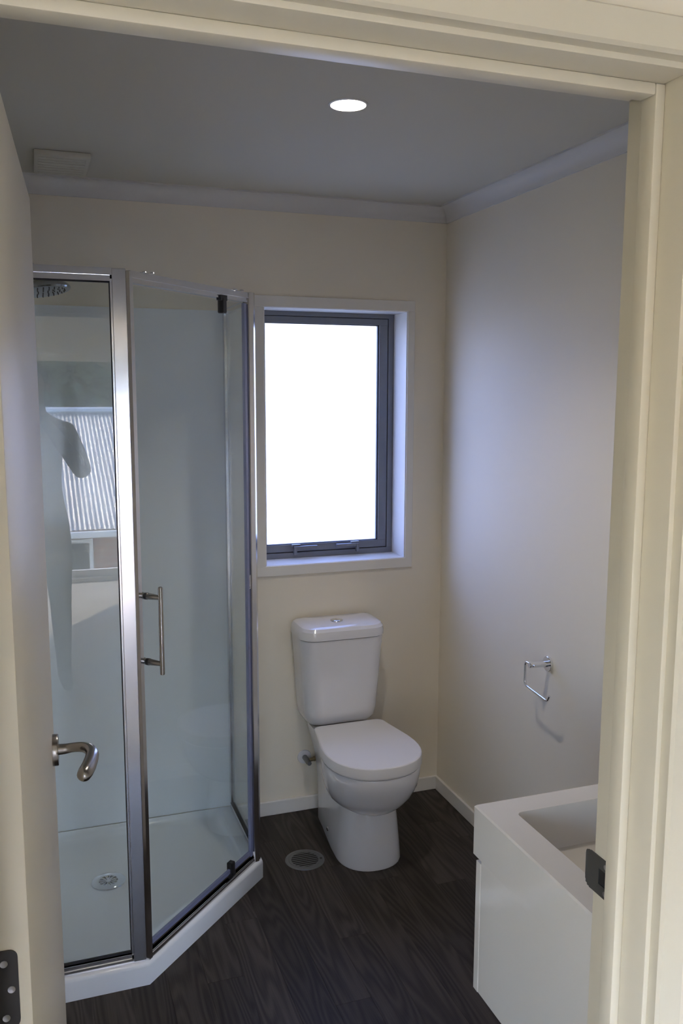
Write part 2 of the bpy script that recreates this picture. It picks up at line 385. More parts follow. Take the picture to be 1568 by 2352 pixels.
# ================================================================== DOOR LEAF (opens into the bathroom)
pin = (JX0, -2.340)
door = empty('door_1', (pin[0], pin[1], 0), math.radians(87.0))
tag(door, 'cream flush door swung open on the left', 'door', kind='structure')
DW, DV0, DV1, DZ = 0.698, -0.044, -0.006, 1.982
leaf = obj('door_leaf', box(BM(), 0.003, DW, DV0, DV1, 0.012, DZ, 0.0015), M_door, door, local=True, smooth=True)
for hzc in (1.091, 0.20, 1.78):
    hg = BM()
    # hinge leaf on the hinge edge of the door (faces the hall when open)
    pts = []
    hh, v0, v1, r = 0.0415, -0.0325, -0.004, 0.008
    ring = []
    for cxr, czr, a0 in ((v0 + r, hzc + hh - r, 90), (v0 + r, hzc - hh + r, 180)):
        for i in range(6):
            a = math.radians(a0 + i * 18); ring.append((cxr + r * math.cos(a), czr + r * math.sin(a)))
    ring += [(v1, hzc - hh), (v1, hzc + hh)]
    loft(hg, [[(u, v, z) for v, z in ring] for u in (0.0034, 0.0012)])
    h = obj('hinge', hg, M_bronze, door, local=True)
    h['label'] = 'dark bronze butt hinge'
    obj('hinge_knuckle', lathe(BM(), (0.0, 0.0, hzc - hh), (0, 0, 1), [(0.0055, 0), (0.0055, 2 * hh)], 14), M_bronze, h, local=True, smooth=True)
    for dv, dz in ((-0.0195, 0.028), (-0.0255, 0.0), (-0.0195, -0.030)):
        obj('screw', lathe(BM(), (0.0012, dv, hzc + dz), (-1, 0, 0), [(0.0038, 0), (0.0036, 0.0006), (0.0013, 0.0001)], 16), M_steel, h, local=True, smooth=True)
# lever handles on both faces
HU, HZ = DW - 0.062, 1.075
for s, face in ((-1, DV0), (1, DV1)):
    hd = obj('handle', lathe(BM(), (HU, face, HZ), (0, s, 0), [(0.0265, 0), (0.0265, 0.008), (0.0255, 0.0095), (0.012, 0.0095)], 36), M_nickel, door, local=True, smooth=True)
    hd['label'] = 'satin nickel lever handle'
    path = [(HU, face + s * 0.009, HZ), (HU, face + s * 0.020, HZ), (HU, face + s * 0.030, HZ + 0.001)] + bez((HU - 0.002, face + s * 0.036, HZ + 0.002), (HU - 0.004, face + s * 0.062, HZ + 0.003), (HU - 0.040, face + s * 0.064, HZ + 0.001), 8) \
        + [(HU - 0.055, face + s * 0.062, HZ - 0.001), (HU - 0.075, face + s * 0.058, HZ - 0.003), (HU - 0.094, face + s * 0.053, HZ - 0.004), (HU - 0.106, face + s * 0.050, HZ - 0.004), (HU - 0.112, face + s * 0.0485, HZ - 0.004), (HU - 0.1145, face + s * 0.048, HZ - 0.004)]
    rad = [0.0092, 0.0086, 0.0080, 0.0080, 0.0082, 0.0085, 0.0088, 0.0092, 0.0096, 0.0100, 0.0104, 0.0108, 0.0114, 0.0120, 0.0122, 0.0110, 0.0075, 0.003]
    obj('lever', tube(BM(), path, rad, 16), M_nickel, hd, local=True, smooth=True)

# ================================================================== WINDOW
win = empty('window_1', (-0.4525, 0.0, WZ0))
tag(win, 'frosted awning window in a grey aluminium frame above the toilet', 'window', kind='structure')
aw, ad = 0.040, 0.010
for x0, x1, z0, z1 in ((WX0 - aw, WX1 + aw, WZ1 + 0.002, WZ1 + 0.002 + aw), (WX0 - aw, WX1 + aw, WZ0 - aw, WZ0 - 0.002), (WX0 - aw, WX0 - 0.004, WZ0 - 0.002, WZ1 + 0.002), (WX1 + 0.004, WX1 + aw - 0.006, WZ0 - 0.002, WZ1 + 0.002)):
    obj('architrave', box(BM(), x0, min(x1, WX1 + aw - 0.006), -ad, -0.0002, z0, z1, 0.0012), M_wtrim, win)
YF = 0.12
for x0, x1, z0, z1 in ((WX0 - 0.014, WX1 + 0.014, WZ1, WZ1 + 0.014), (WX0 - 0.014, WX1 + 0.014, WZ0 - 0.014, WZ0), (WX0 - 0.014, WX0, WZ0, WZ1), (WX1, WX1 + 0.014, WZ0, WZ1)):
    obj('reveal', box(BM(), x0, x1, -0.006, 0.165, z0, z1, 0.0008), M_wtrim, win)
def rect_frame(name, parent, x0, x1, z0, z1, wl_, wr_, wb_, wt_, y0, y1, material, bev=0.001):
    bm = BM()
    box(bm, x0, x1, y0, y1, z1 - wt_, z1, bev); box(bm, x0, x1, y0, y1, z0, z0 + wb_, bev)
    box(bm, x0, x0 + wl_, y0, y1, z0 + wb_, z1 - wt_, bev); box(bm, x1 - wr_, x1, y0, y1, z0 + wb_, z1 - wt_, bev)
    return obj(name, bm, material, parent)
rect_frame('window_frame', win, WX0, WX1, WZ0, WZ1, 0.020, 0.024, 0.022, 0.017, YF, YF + 0.045, M_winfr)
rect_frame('frame_gap', win, WX0 + 0.018, WX1 - 0.022, WZ0 + 0.020, WZ1 - 0.015, 0.006, 0.006, 0.006, 0.006, YF + 0.006, YF + 0.04, M_rubber, 0)
sash = rect_frame('sash', win, WX0 + 0.0215, WX1 - 0.0265, WZ0 + 0.0255, WZ1 - 0.0195, 0.013, 0.036, 0.029, 0.024, YF + 0.002, YF + 0.040, M_winfr)
PX0, PX1, PZ0, PZ1 = WX0 + 0.034, WX1 - 0.062, WZ0 + 0.054, WZ1 - 0.043
rect_frame('gasket', sash, PX0 - 0.001, PX1 + 0.001, PZ0 - 0.001, PZ1 + 0.001, 0.003, 0.006, 0.004, 0.004, YF + 0.008, YF + 0.03, M_rubber, 0)
pane = obj('pane', box(BM(), PX0, PX1, YF + 0.018, YF + 0.020, PZ0, PZ1), M_frost, sash)
pane['label'] = 'frosted white glass pane'
# keep a single thin sheet so the light passes once
bm = BM(); vv = [bm.verts.new(p) for p in ((PX0, YF + 0.018, PZ0), (PX1, YF + 0.018, PZ0), (PX1, YF + 0.018, PZ1), (PX0, YF + 0.018, PZ1))]; bm.faces.new(vv)
bmesh.ops.translate(bm, verts=bm.verts, vec=-Vector(win.location)); bm.to_mesh(pane.data); bm.free()
for xa, xb in ((-0.598, -0.500), (-0.322, -0.418)):
    s = 1 if xb > xa else -1
    bm = BM()
    box(bm, min(xa, xb), max(xa, xb), YF - 0.024, YF - 0.012, 1.048, 1.060, 0.001)
    box(bm, min(xa, xa + s * 0.012), max(xa, xa + s * 0.012), YF - 0.026, YF - 0.012, 1.026, 1.060, 0.001)
    h = obj('latch', bm, M_winfr, win); h['label'] = 'grey window latch handle'
    obj('latch_mount', box(BM(), min(xa - s * 0.004, xa + s * 0.030), max(xa - s * 0.004, xa + s * 0.030), YF - 0.0135, YF + 0.0015, 1.056, 1.066, 0.001), M_winfr, h)

# ================================================================== DOWNLIGHT + FAN
dl = empty('downlight', (-0.790, -1.056, ZC))
tag(dl, 'round lit downlight glowing in the ceiling', 'ceiling light')
obj('trim_ring', lathe(BM(), (-0.790, -1.056, ZC), (0, 0, -1), [(0.049, 0), (0.048, 0.003), (0.044, 0.004), (0.0435, 0.0025), (0.0435, 0.0)], 40), M_plastic, dl, smooth=True)
obj('lamp_lens', lathe(BM(), (-0.790, -1.056, ZC - 0.0005), (0, 0, -1), [(0.0434, 0), (0.0434, 0.0015), (0.03, 0.003)], 40), M_lamp, dl, smooth=True)
ld = bpy.data.lights.new('downlight_beam', 'SPOT'); lo = bpy.data.objects.new('downlight_beam', ld); C.objects.link(lo)
ld.energy = 7.0; ld.color = (1.0, 0.90, 0.80); ld.spot_size = math.radians(115); ld.spot_blend = 0.9; ld.shadow_soft_size = 0.035
lo.parent = dl; lo.location = (0, 0, -0.008)
fan = empty('extractor_fan', (-1.44, -0.25, ZC))
tag(fan, 'white rectangular extractor fan grille on the ceiling above the shower', 'extractor fan')
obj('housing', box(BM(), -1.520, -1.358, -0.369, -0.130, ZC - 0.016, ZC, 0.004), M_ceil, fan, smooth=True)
for i in range(7):
    yy = -0.345 + i * 0.032
    obj('slat', box(BM(), -1.508, -1.370, yy, yy + 0.020, ZC - 0.0172, ZC - 0.0155, 0.0006), M_ceil, fan)

# ================================================================== SHOWER
def offset_poly(pts, ds):
    """offset each edge i (pts[i]->pts[i+1]) inward by ds[i]; polygon is counter-clockwise"""
    n = len(pts); out = []
    L = []
    for i in range(n):
        a = Vector(pts[i]); b = Vector(pts[(i + 1) % n]); d = (b - a).normalized(); nrm = Vector((-d.y, d.x))
        L.append((a + nrm * ds[i], d))
    for i in range(n):
        p, d = L[i - 1]; q, e = L[i]
        den = d.x * e.y - d.y * e.x
        t = ((q.x - p.x) * e.y - (q.y - p.y) * e.x) / den
        out.append(p + d * t)
    return out
TP = [(XL, 0.0), (XL, -0.865), (-1.311, -0.865), (-0.870, -0.432), (-0.870, 0.0)]   # ccw
E_ = lambda w, f: [w, f, f, f, w]          # left wall, front, diagonal, right side, back wall
tray = empty('shower_tray', (-1.32, -0.43, 0))
tag(tray, 'white neo-angle shower tray on the floor', 'shower tray')
lv = [(0.0, 0.0, 0.0), (0.0, 0.0, 0.055), (0.0015, 0.0015, 0.062), (0.006, 0.006, 0.066), (0.012, 0.062, 0.067), (0.014, 0.070, 0.064), (0.022, 0.082, 0.046), (0.035, 0.10, 0.038), (0.06, 0.13, 0.036)]
rings = []
for w, f, z in lv:
    rings.append([(p.x, p.y, z) for p in offset_poly(TP, [w, f, f, f, w])])
obj('tray_body', loft(BM(), rings), M_tray, tray, smooth=True, angle=50)
dcx, dcy = -1.383, -0.350
dr = obj('drain', lathe(BM(), (dcx, dcy, 0.0362), (0, 0, 1), [(0.056, 0), (0.056, 0.003), (0.053, 0.005), (0.031, 0.0052), (0.031, 0.0015)], 48), M_chrome, tray, smooth=True)
dr['label'] = 'round chrome shower waste with petal slots'
obj('drain_shade_disc', lathe(BM(), (dcx, dcy, 0.0363), (0, 0, 1), [(0.0309, 0), (0.0309, 0.0010)], 36), M_hole_shade, dr)  # dark disc painting the shade below the grate, no hollow underneath
bm = BM(); lathe(bm, (dcx, dcy, 0.0366), (0, 0, 1), [(0.0085, 0), (0.0085, 0.0047)], 24)
for i in range(12):
    a = 2 * PI * (i + 0.5) / 12; ca, sa = math.cos(a), math.sin(a)
    def P(r, w, z): return (dcx + r * ca - w * sa, dcy + r * sa + w * ca, z)
    loft(bm, [[P(0.006, -0.0008, z), P(0.027, -0.0012, z), P(0.0322, -0.0036, z), P(0.0322, 0.0036, z), P(0.027, 0.0012, z), P(0.006, 0.0008, z)] for z in (0.0385, 0.0413)])
obj('drain_grate', bm, M_chrome, dr)

# moulded acrylic wall liner round the two shower walls
path = [(-0.872, 0.0)]
ri = 0.05
a0 = [(-0.872, -0.005)]
cxl, cyl = XL + 0.005 + ri, -0.005 - ri
arc = [(cxl + ri * math.cos(math.radians(90 + t)), cyl + ri * math.sin(math.radians(90 + t))) for t in range(0, 91, 15)]
inner = a0 + arc + [(XL + 0.005, -0.863)]
outer = [(-0.872, -0.0004)] + [(XL + 0.0004 + max(0, (p[0] - XL - 0.005)) * 0.0 + (0 if i > 3 else (p[0] - XL - 0.0004)), (-0.0004 if i <= 3 else p[1])) for i, p in enumerate(arc)] + [(XL + 0.0004, -0.863)]
bm = BM()
lz0, lz1 = 0.0672, 1.960
rings = [[(p[0], p[1], z) for p in inner] + [(p[0], p[1], z) for p in reversed(outer)] for z in (lz0, lz1)]
loft(bm, rings)
liner = obj('shower_liner', bm, M_acryl, smooth=True, angle=40)
tag(liner, 'glossy white acrylic lining on the shower walls', 'shower lining')

sh = empty('shower_enclosure', (-1.10, -0.64, 0.067))
tag(sh, 'glass shower enclosure with polished aluminium frame and angled door', 'shower enclosure')
u = Vector((1, 1, 0)).normalized(); nrm = Vector((1, -1, 0)).normalized()
ZB, ZT = 0.067, 1.985
def seg_box(bm, p, q, n0, n1, z0, z1, bev=0.0):
    """vertical-sided bar from p to q (XY), spanning n0..n1 along the left normal"""
    p = Vector((p[0], p[1], 0)); q = Vector((q[0], q[1], 0)); d = (q - p).normalized(); n = Vector((-d.y, d.x, 0))
    c = [p + n * n0, q + n * n0, q + n * n1, p + n * n1]
    loft(bm, [[(v.x, v.y, z) for v in c] for z in (z0, z1)])
    return bm
# corner post between fixed panel and door
bm = BM()
box(bm, -1.352, -1.317, -0.852, -0.822, ZB, ZT - 0.003, 0.0012)
box(bm, -1.357, -1.350, -0.847, -0.828, ZB, ZT - 0.006, 0.0008)
obj('post', bm, M_alu, sh)
bm = BM(); prism(bm, [(-1.3165, -0.850), (-1.3085, -0.853), (-1.2985, -0.843), (-1.3195, -0.822), (-1.3165, -0.825)], ZB, ZT - 0.008)
obj('post_cover', bm, M_alu, sh)
# corner post at the right of the door
bm = BM(); prism(bm, [(-0.918, -0.437), (-0.900, -0.4455), (-0.884, -0.438), (-0.876, -0.424), (-0.876, -0.385), (-0.900, -0.385), (-0.900, -0.420)], ZB, ZT - 0.004)
obj('post', bm, M_alu, sh)
# wall channels
obj('wall_channel', box(BM(), -0.894, -0.878, -0.030, -0.0055, ZB, ZT - 0.03, 0.001), M_alu, sh)
obj('wall_channel', box(BM(), XL + 0.0055, XL + 0.030, -0.850, -0.824, ZB, ZT - 0.003, 0.001), M_alu, sh)
def rail(name, p, q, n0, n1, z0, z1, zin):
    bm = BM(); seg_box(bm, p, q, n0, n1, z0 + zin, z1)
    seg_box(bm, p, q, n0 + 0.003, n1 - 0.003, z0 + 0.006, z0 + zin)
    seg_box(bm, p, q, n0 - 0.0015, n1 + 0.0015, z0 + zin - 0.001, z0 + zin + 0.0022)
    seg_box(bm, p, q, n0 + 0.001, n1 - 0.001, z0, z0 + 0.006)
    return obj(name, bm, M_alu, sh)
rail('top_rail', (XL + 0.03, -0.835), (-1.352, -0.835), -0.015, 0.013, 1.950, ZT - 0.002, 0.016)
rail('top_rail', (-1.3065, -0.8465), (-0.9035, -0.4435), -0.002, 0.026, 1.949, ZT - 0.006, 0.014)
rail('top_rail', (-0.887, -0.385), (-0.887, -0.030), -0.012, 0.012, 1.945, ZT - 0.004, 0.016)
def brail(p, q, n0, n1, z1):
    bm = BM(); seg_box(bm, p, q, n0, n1, ZB, ZB + 0.012); seg_box(bm, p, q, n0 + 0.003, n1 - 0.003, ZB + 0.012, z1)
    seg_box(bm, p, q, n0 + 0.001, n1 - 0.001, z1 - 0.0025, z1)
    return obj('bottom_rail', bm, M_alu, sh)
brail((XL + 0.03, -0.835), (-1.352, -0.835), -0.015, 0.013, 0.092)
brail((-1.3065, -0.8465), (-0.9035, -0.4435), -0.002, 0.024, 0.086)
brail((-0.887, -0.385), (-0.887, -0.030), -0.012, 0.012, 0.090)
gp = obj('fixed_panel', box(BM(), XL + 0.028, -1.3505, -0.838, -0.832, 0.085, 1.958), M_glass, sh); gp['label'] = 'clear fixed glass panel'
bmg = BM()
box(bmg, XL + 0.03, -1.357, -0.8395, -0.8305, 1.947, 1.950); box(bmg, -1.3585, -1.3565, -0.8395, -0.8305, 0.092, 1.950); box(bmg, XL + 0.03, -1.357, -0.8395, -0.8305, 0.092, 0.0945)
obj('gasket', bmg, M_rubber, gp)
gr = obj('return_panel', box(BM(), -0.889, -0.883, -0.386, -0.028, 0.085, 1.952), M_glass, sh); gr['label'] = 'clear narrow glass panel beside the window'
# pivot door
A = Vector((-1.2985, -0.8355, 0)); Bp = Vector((-0.9185, -0.4555, 0))
def dpt(s, off=0.0, z=0.0): return A + u * s + nrm * off + Vector((0, 0, z))
SL = (Bp - A).length
bm = BM(); seg_box(bm, dpt(0.004), dpt(SL - 0.004), -0.003, 0.003, 0.118, 1.942)
sd_ = obj('shower_door', bm, M_glass, sh); sd_['label'] = 'clear pivoting glass shower door'
bm = BM(); seg_box(bm, dpt(SL - 0.006), dpt(SL + 0.007), -0.005, 0.005, 0.100, 1.945); obj('door_seal', bm, M_seal, sd_)
bm = BM(); seg_box(bm, dpt(0.0), dpt(SL - 0.01), -0.004, 0.004, 0.106, 0.121); obj('drip_seal', bm, M_seal, sd_)
bm = BM(); seg_box(bm, dpt(0.002), dpt(SL - 0.01), -0.0045, 0.0045, 0.102, 0.107); obj('drip_strip', bm, M_alu, sd_)
for z0, z1, zk in ((1.905, 1.950, 1), (0.100, 0.142, -1)):
    s0 = 0.415
    bm = BM(); seg_box(bm, dpt(s0 - 0.011), dpt(s0 + 0.011), -0.010, 0.010, z0, z1)
    es = [e for e in bm.edges]; bmesh.ops.bevel(bm, geom=es, offset=0.002, segments=2, affect='EDGES')
    zc2 = z1 if zk > 0 else z0
    seg_box(bm, dpt(s0 - 0.018), dpt(s0 + 0.016), -0.008, 0.008, zc2 - 0.008, zc2 + 0.008)
    pv = obj('pivot_block', bm, M_black, sd_); pv['label'] = 'black pivot block'
# pull handle: bar on two conical stand-offs, matching knobs inside
hs = 0.0195
for zz in (1.120, 0.935):
    g0 = dpt(hs, 0.003, zz)
    obj('handle_standoff', lathe(BM(), g0, nrm, [(0.0095, 0), (0.0090, 0.004), (0.0072, 0.03), (0.0062, 0.046)], 20), M_nickel, sd_, smooth=True)
    obj('handle_washer', lathe(BM(), dpt(hs, -0.0045, zz), nrm, [(0.0098, 0), (0.0098, 0.0088)], 20), M_black, sd_, smooth=True)
    obj('inner_knob', lathe(BM(), dpt(hs, -0.0045, zz), -nrm, [(0.0088, 0), (0.0092, 0.006), (0.0118, 0.022), (0.0120, 0.028), (0.0085, 0.030)], 20), M_nickel, sd_, smooth=True)
hb0 = dpt(hs, 0.047)
obj('handle_bar', lathe(BM(), (hb0.x, hb0.y, 0.905), (0, 0, 1), [(0.0055, 0), (0.0066, 0.0015), (0.0066, 0.2415), (0.0052, 0.2445), (0.003, 0.2455)], 20), M_nickel, sd_, smooth=True)
# small maker's sticker on the right post
st = obj('sticker', box(BM(), -0.9115, -0.9065, -0.4470, -0.4455, 1.030, 1.075), M_sticker, sh)
obj('sticker_mark', lathe(BM(), (-0.909, -0.4471, 1.036), (0, -1, 0), [(0.002, 0), (0.002, 0.0003)], 14), M_black, st)
obj('sticker_print', box(BM(), -0.9100, -0.9080, -0.4474, -0.4470, 1.044, 1.068), M_red, st)
# little top clips seen as bumps over the rail
for px_, py_ in ((-1.505, -0.835), (-1.265, -0.812), (-0.955, -0.501)):
    bm = BM(); lathe(bm, (px_, py_, ZT - 0.006), (0, 0, 1), [(0.007, 0), (0.006, 0.003), (0.003, 0.004)], 14); lathe(bm, (px_ + 0.022, py_ + (0.012 if py_ > -0.83 else 0), ZT - 0.006), (0, 0, 1), [(0.007, 0), (0.006, 0.003), (0.003, 0.004)], 14)
    obj('rail_clip', bm, M_alu, sh, smooth=True)

# shower rose on a wall arm
rose = empty('overhead_shower', (XL, -0.42, 2.06))
tag(rose, 'round chrome shower rose at the top left of the enclosure', 'shower head')
rc = Vector((-1.512, -0.42, 1.966))
ax = Vector((0.15, -0.10, -1)).normalized()
hd = obj('rose', lathe(BM(), rc - ax * 0.012, ax, [(0.016, -0.020), (0.034, -0.014), (0.060, -0.007), (0.074, 0.003), (0.079, 0.009), (0.080, 0.014), (0.077, 0.018), (0.070, 0.019), (0.02, 0.0195)], 48), M_dchrome, rose, smooth=True)
bm = BM(); uu, vv_ = frame_axes(ax)
for rr, nn in ((0.016, 6), (0.032, 12), (0.048, 18), (0.062, 24)):
    for i in range(nn):
        a = 2 * PI * i / nn; p = rc + ax * 0.0070 + uu * rr * math.cos(a) + vv_ * rr * math.sin(a)
        lathe(bm, p, ax, [(0.0022, 0), (0.0014, 0.0030)], 6)
nz = obj('nozzles', bm, M_black, hd); nz['kind'] = 'stuff'
armp = [(XL + 0.006, -0.42, 2.045)] + [(XL + 0.05, -0.42, 2.050), (XL + 0.12, -0.42, 2.056)] + bez((-1.62, -0.42, 2.056), (-1.535, -0.42, 2.056), (rc.x + 0.004, rc.y + 0.004, rc.z + 0.025), 6)
obj('arm', tube(BM(), armp, 0.010, 14), M_chrome, rose, smooth=True)
obj('wall_flange', lathe(BM(), (XL + 0.0002, -0.42, 2.045), (1, 0, 0), [(0.028, 0), (0.027, 0.005), (0.012, 0.008)], 28), M_chrome, rose, smooth=True)

# ================================================================== TOILET
TX = -0.472
toilet = empty('toilet', (TX, -0.30, 0))
tag(toilet, 'white close-coupled toilet with closed lid below the window', 'toilet')
def dshape(yf, yb, hw, hb, z, ym=None, e=2.2, rb=0.03, n=20):
    """horizontal outline: rounded front (towards -Y), sides tapering to hb at the back"""
    if ym is None: ym = yf + hw * 1.05
    pts = []
    for i in range(n + 1):
        a = PI * i / n
        cx = math.copysign(abs(math.cos(a)) ** (2 / e), math.cos(a)); sy = abs(math.sin(a)) ** (2 / e)
        pts.append((TX + hw * cx, ym - (ym - yf) * sy, z))
    # left side back to the wall, back corners rounded
    for i in range(1, 4):
        t = i / 4 * ((yb - rb - ym) / (yb - ym)); s_ = t * t * (3 - 2 * t)
        pts.append((TX - (hw + (hb - hw) * s_), ym + (yb - ym) * t, z))
    for i in range(6):
        a = PI - i / 5 * PI / 2
        pts.append((TX - hb + rb + rb * math.cos(a), yb - rb + rb * math.sin(a), z))
    for i in range(6):
        a = PI / 2 - i / 5 * PI / 2
        pts.append((TX + hb - rb + rb * math.cos(a), yb - rb + rb * math.sin(a), z))
    for i in range(3, 0, -1):
        t = i / 4 * ((yb - rb - ym) / (yb - ym)); s_ = t * t * (3 - 2 * t)
        pts.append((TX + (hw + (hb - hw) * s_), ym + (yb - ym) * t, z))
    return pts
bm = BM()
loft(bm, [dshape(-0.524, -0.070, 0.117, 0.088, 0.0), dshape(-0.526, -0.070, 0.119, 0.090, 0.008), dshape(-0.518, -0.072, 0.114, 0.090, 0.07),
          dshape(-0.509, -0.076, 0.107, 0.092, 0.15), dshape(-0.502, -0.078, 0.101, 0.096, 0.21), dshape(-0.498, -0.070, 0.100, 0.102, 0.27),
          dshape(-0.498, -0.045, 0.104, 0.110, 0.33), dshape(-0.498, -0.022, 0.108, 0.118, 0.375), dshape(-0.498, -0.020, 0.106, 0.117, 0.385)])
ped = obj('pedestal', bm, M_ceramic, toilet, smooth=True, angle=50)
for sx in (-1, 1):
    obj('fixing_bolt', lathe(BM(), (TX + sx * 0.103, -0.27, 0.047), (sx, -0.1, 0), [(0.009, 0), (0.009, 0.004), (0.006, 0.007)], 16), M_chrome, ped, smooth=True)
bm = BM()
rings = []
for z, yf, hw in ((0.196, -0.505, 0.086), (0.203, -0.522, 0.104), (0.218, -0.546, 0.124), (0.240, -0.570, 0.141), (0.268, -0.591, 0.156), (0.300, -0.606, 0.166), (0.335, -0.615, 0.171), (0.372, -0.620, 0.173), (0.377, -0.618, 0.171)):
    yb = -0.20 - (0.377 - z) * 0.55; rings.append(dshape(yf, yb, hw, min(hw, 0.118 + (hw - 0.118) * 0.25), z, e=2.15, rb=0.04, ym=yf + 0.19))
loft(bm, rings)
obj('bowl', bm, M_ceramic, toilet, smooth=True, angle=50)
def seatring(z, g): return dshape(-0.622 + g, -0.188 - g, 0.1745 - g, 0.142 - g, z, e=2.25, rb=0.028, ym=-0.43)
obj('seat', loft(BM(), [seatring(0.3772, 0.009), seatring(0.378, 0.008), seatring(0.3835, 0.008), seatring(0.384, 0.009)]), M_plastic, toilet, smooth=True)
obj('lid', loft(BM(), [seatring(0.3842, 0.0015), seatring(0.3855, 0.0), seatring(0.415, 0.0), seatring(0.419, 0.0015), seatring(0.4215, 0.005), seatring(0.4225, 0.012)]), M_plastic, toilet, smooth=True, angle=25)
for sx in (-1, 1):
    obj('hinge', lathe(BM(), (TX + sx * 0.085, -0.183, 0.378), (0, 0, 1), [(0.013, 0), (0.013, 0.026), (0.010, 0.030)], 16), M_plastic, toilet, smooth=True)
def rrect(cx, hw, y0, y1, r, z, rback=0.012, n=6):
    pts = []
    for (px, py, a0, rr) in ((cx + hw, y0, -90, r), (cx + hw, y1, 0, rback), (cx - hw, y1, 90, rback), (cx - hw, y0, 180, r)):
        sx = -1 if px > cx else 1; sy = 1 if py == y0 else -1
        for i in range(n + 1):
            a = math.radians(a0 + 90 * i / n)
            pts.append((px + sx * rr + rr * math.cos(a), py + sy * rr + rr * math.sin(a), z))
    return pts
yw = -0.012
CX = TX - 0.006
cist = obj('cistern', loft(BM(), [rrect(CX, 0.122, -0.140, yw, 0.045, 0.402), rrect(CX, 0.134, -0.157, yw, 0.055, 0.410), rrect(CX, 0.142, -0.168, yw, 0.058, 0.428), rrect(CX, 0.147, -0.174, yw, 0.060, 0.46),
                                 rrect(CX, 0.155, -0.180, yw, 0.060, 0.58), rrect(CX, 0.163, -0.185, yw, 0.060, 0.70), rrect(CX, 0.166, -0.187, yw, 0.060, 0.746)]), M_ceramic, toilet, smooth=True, angle=45)
lid_ = obj('cistern_lid', loft(BM(), [rrect(CX, 0.164, -0.186, yw, 0.060, 0.7475), rrect(CX, 0.169, -0.191, yw, 0.062, 0.749), rrect(CX, 0.170, -0.192, yw, 0.062, 0.765), rrect(CX, 0.167, -0.189, yw, 0.060, 0.781),
                                    rrect(CX, 0.160, -0.181, yw, 0.056, 0.792), rrect(CX, 0.148, -0.168, yw - 0.004, 0.05, 0.7985), rrect(CX, 0.125, -0.145, yw - 0.012, 0.045, 0.801), rrect(CX, 0.06, -0.11, -0.06, 0.02, 0.802)]), M_ceramic, toilet, smooth=True, angle=25)
bx, by, bz = CX - 0.012, -0.108, 0.8005
fb = obj('flush_button', lathe(BM(), (bx, by, bz), (0, 0, 1), [(0.0245, 0), (0.0240, 0.004), (0.0215, 0.0048), (0.0200, 0.0032), (0.0185, 0.0032)], 36), M_chrome, lid_, smooth=True)
for s in (-1, 1):
    bm = BM(); pts = []
    for i in range(13):
        a = math.radians(-90 + 15 * i) if s > 0 else math.radians(90 + 15 * i)
        pts.append((bx + 0.0185 * math.cos(a) + s * 0.0008, by + 0.0185 * math.sin(a)))
    prism(bm, pts, bz + 0.002, bz + (0.0062 if s < 0 else 0.0056)); obj('button_half', bm, M_chrome, lid_)

# water stop valve
valve = empty('stop_valve', (-0.588, 0, 0.222))
tag(valve, 'small chrome water valve with white wall plate beside the toilet', 'valve')
vx, vz = -0.588, 0.222
obj('wall_plate', lathe(BM(), (vx, -0.0004, vz), (0, -1, 0), [(0.0285, 0), (0.0275, 0.004), (0.012, 0.007)], 32), M_ceramic, valve, smooth=True)
obj('valve_body', lathe(BM(), (vx, -0.004, vz), (0, -1, 0), [(0.0105, 0), (0.0105, 0.055), (0.0085, 0.058), (0.0085, 0.068), (0.004, 0.069)], 20), M_dsteel, valve, smooth=True)
obj('outlet', lathe(BM(), (vx, -0.042, vz), (1, 0, 0.15), [(0.007, 0), (0.007, 0.026), (0.0095, 0.026), (0.0095, 0.040), (0.006, 0.040), (0.006, 0.052)], 12), M_brass, valve, smooth=True)

# ================================================================== FLOOR DRAIN
fcx, fcy, fr = -0.700, -0.372, 0.071
fd = empty('floor_drain', (fcx, fcy, 0))
tag(fd, 'round slotted metal floor drain between shower and toilet', 'drain')
obj('ring', lathe(BM(), (fcx, fcy, 0.0), (0, 0, 1), [(fr, 0.0), (fr, 0.001), (fr - 0.004, 0.0025), (0.059, 0.0025), (0.0585, 0.0019), (0.058, 0.0025), (0.049, 0.0025), (0.049, 0.0004)], 56), M_dsteel, fd, smooth=True)
obj('shade_disc', lathe(BM(), (fcx, fcy, 0.0002), (0, 0, 1), [(0.0489, 0), (0.0489, 0.0003)], 36), M_hole_shade, fd)  # shade between the bars, painted as a dark disc on the planks
for i in range(8):
    yy = -0.042 + i * 0.012; hl = math.sqrt(max(0.0, 0.0495 ** 2 - yy ** 2))
    obj('bar', box(BM(), fcx - hl, fcx + hl, fcy + yy - 0.0022, fcy + yy + 0.0022, 0.0012, 0.0024, 0.0003, 1), M_dsteel, fd)
obj('screw', lathe(BM(), (fcx + 0.057, fcy - 0.012, 0.002), (0, 0, 1), [(0.005, 0), (0.005, 0.0012), (0.002, 0.0006)], 16), M_bronze, fd, smooth=True)

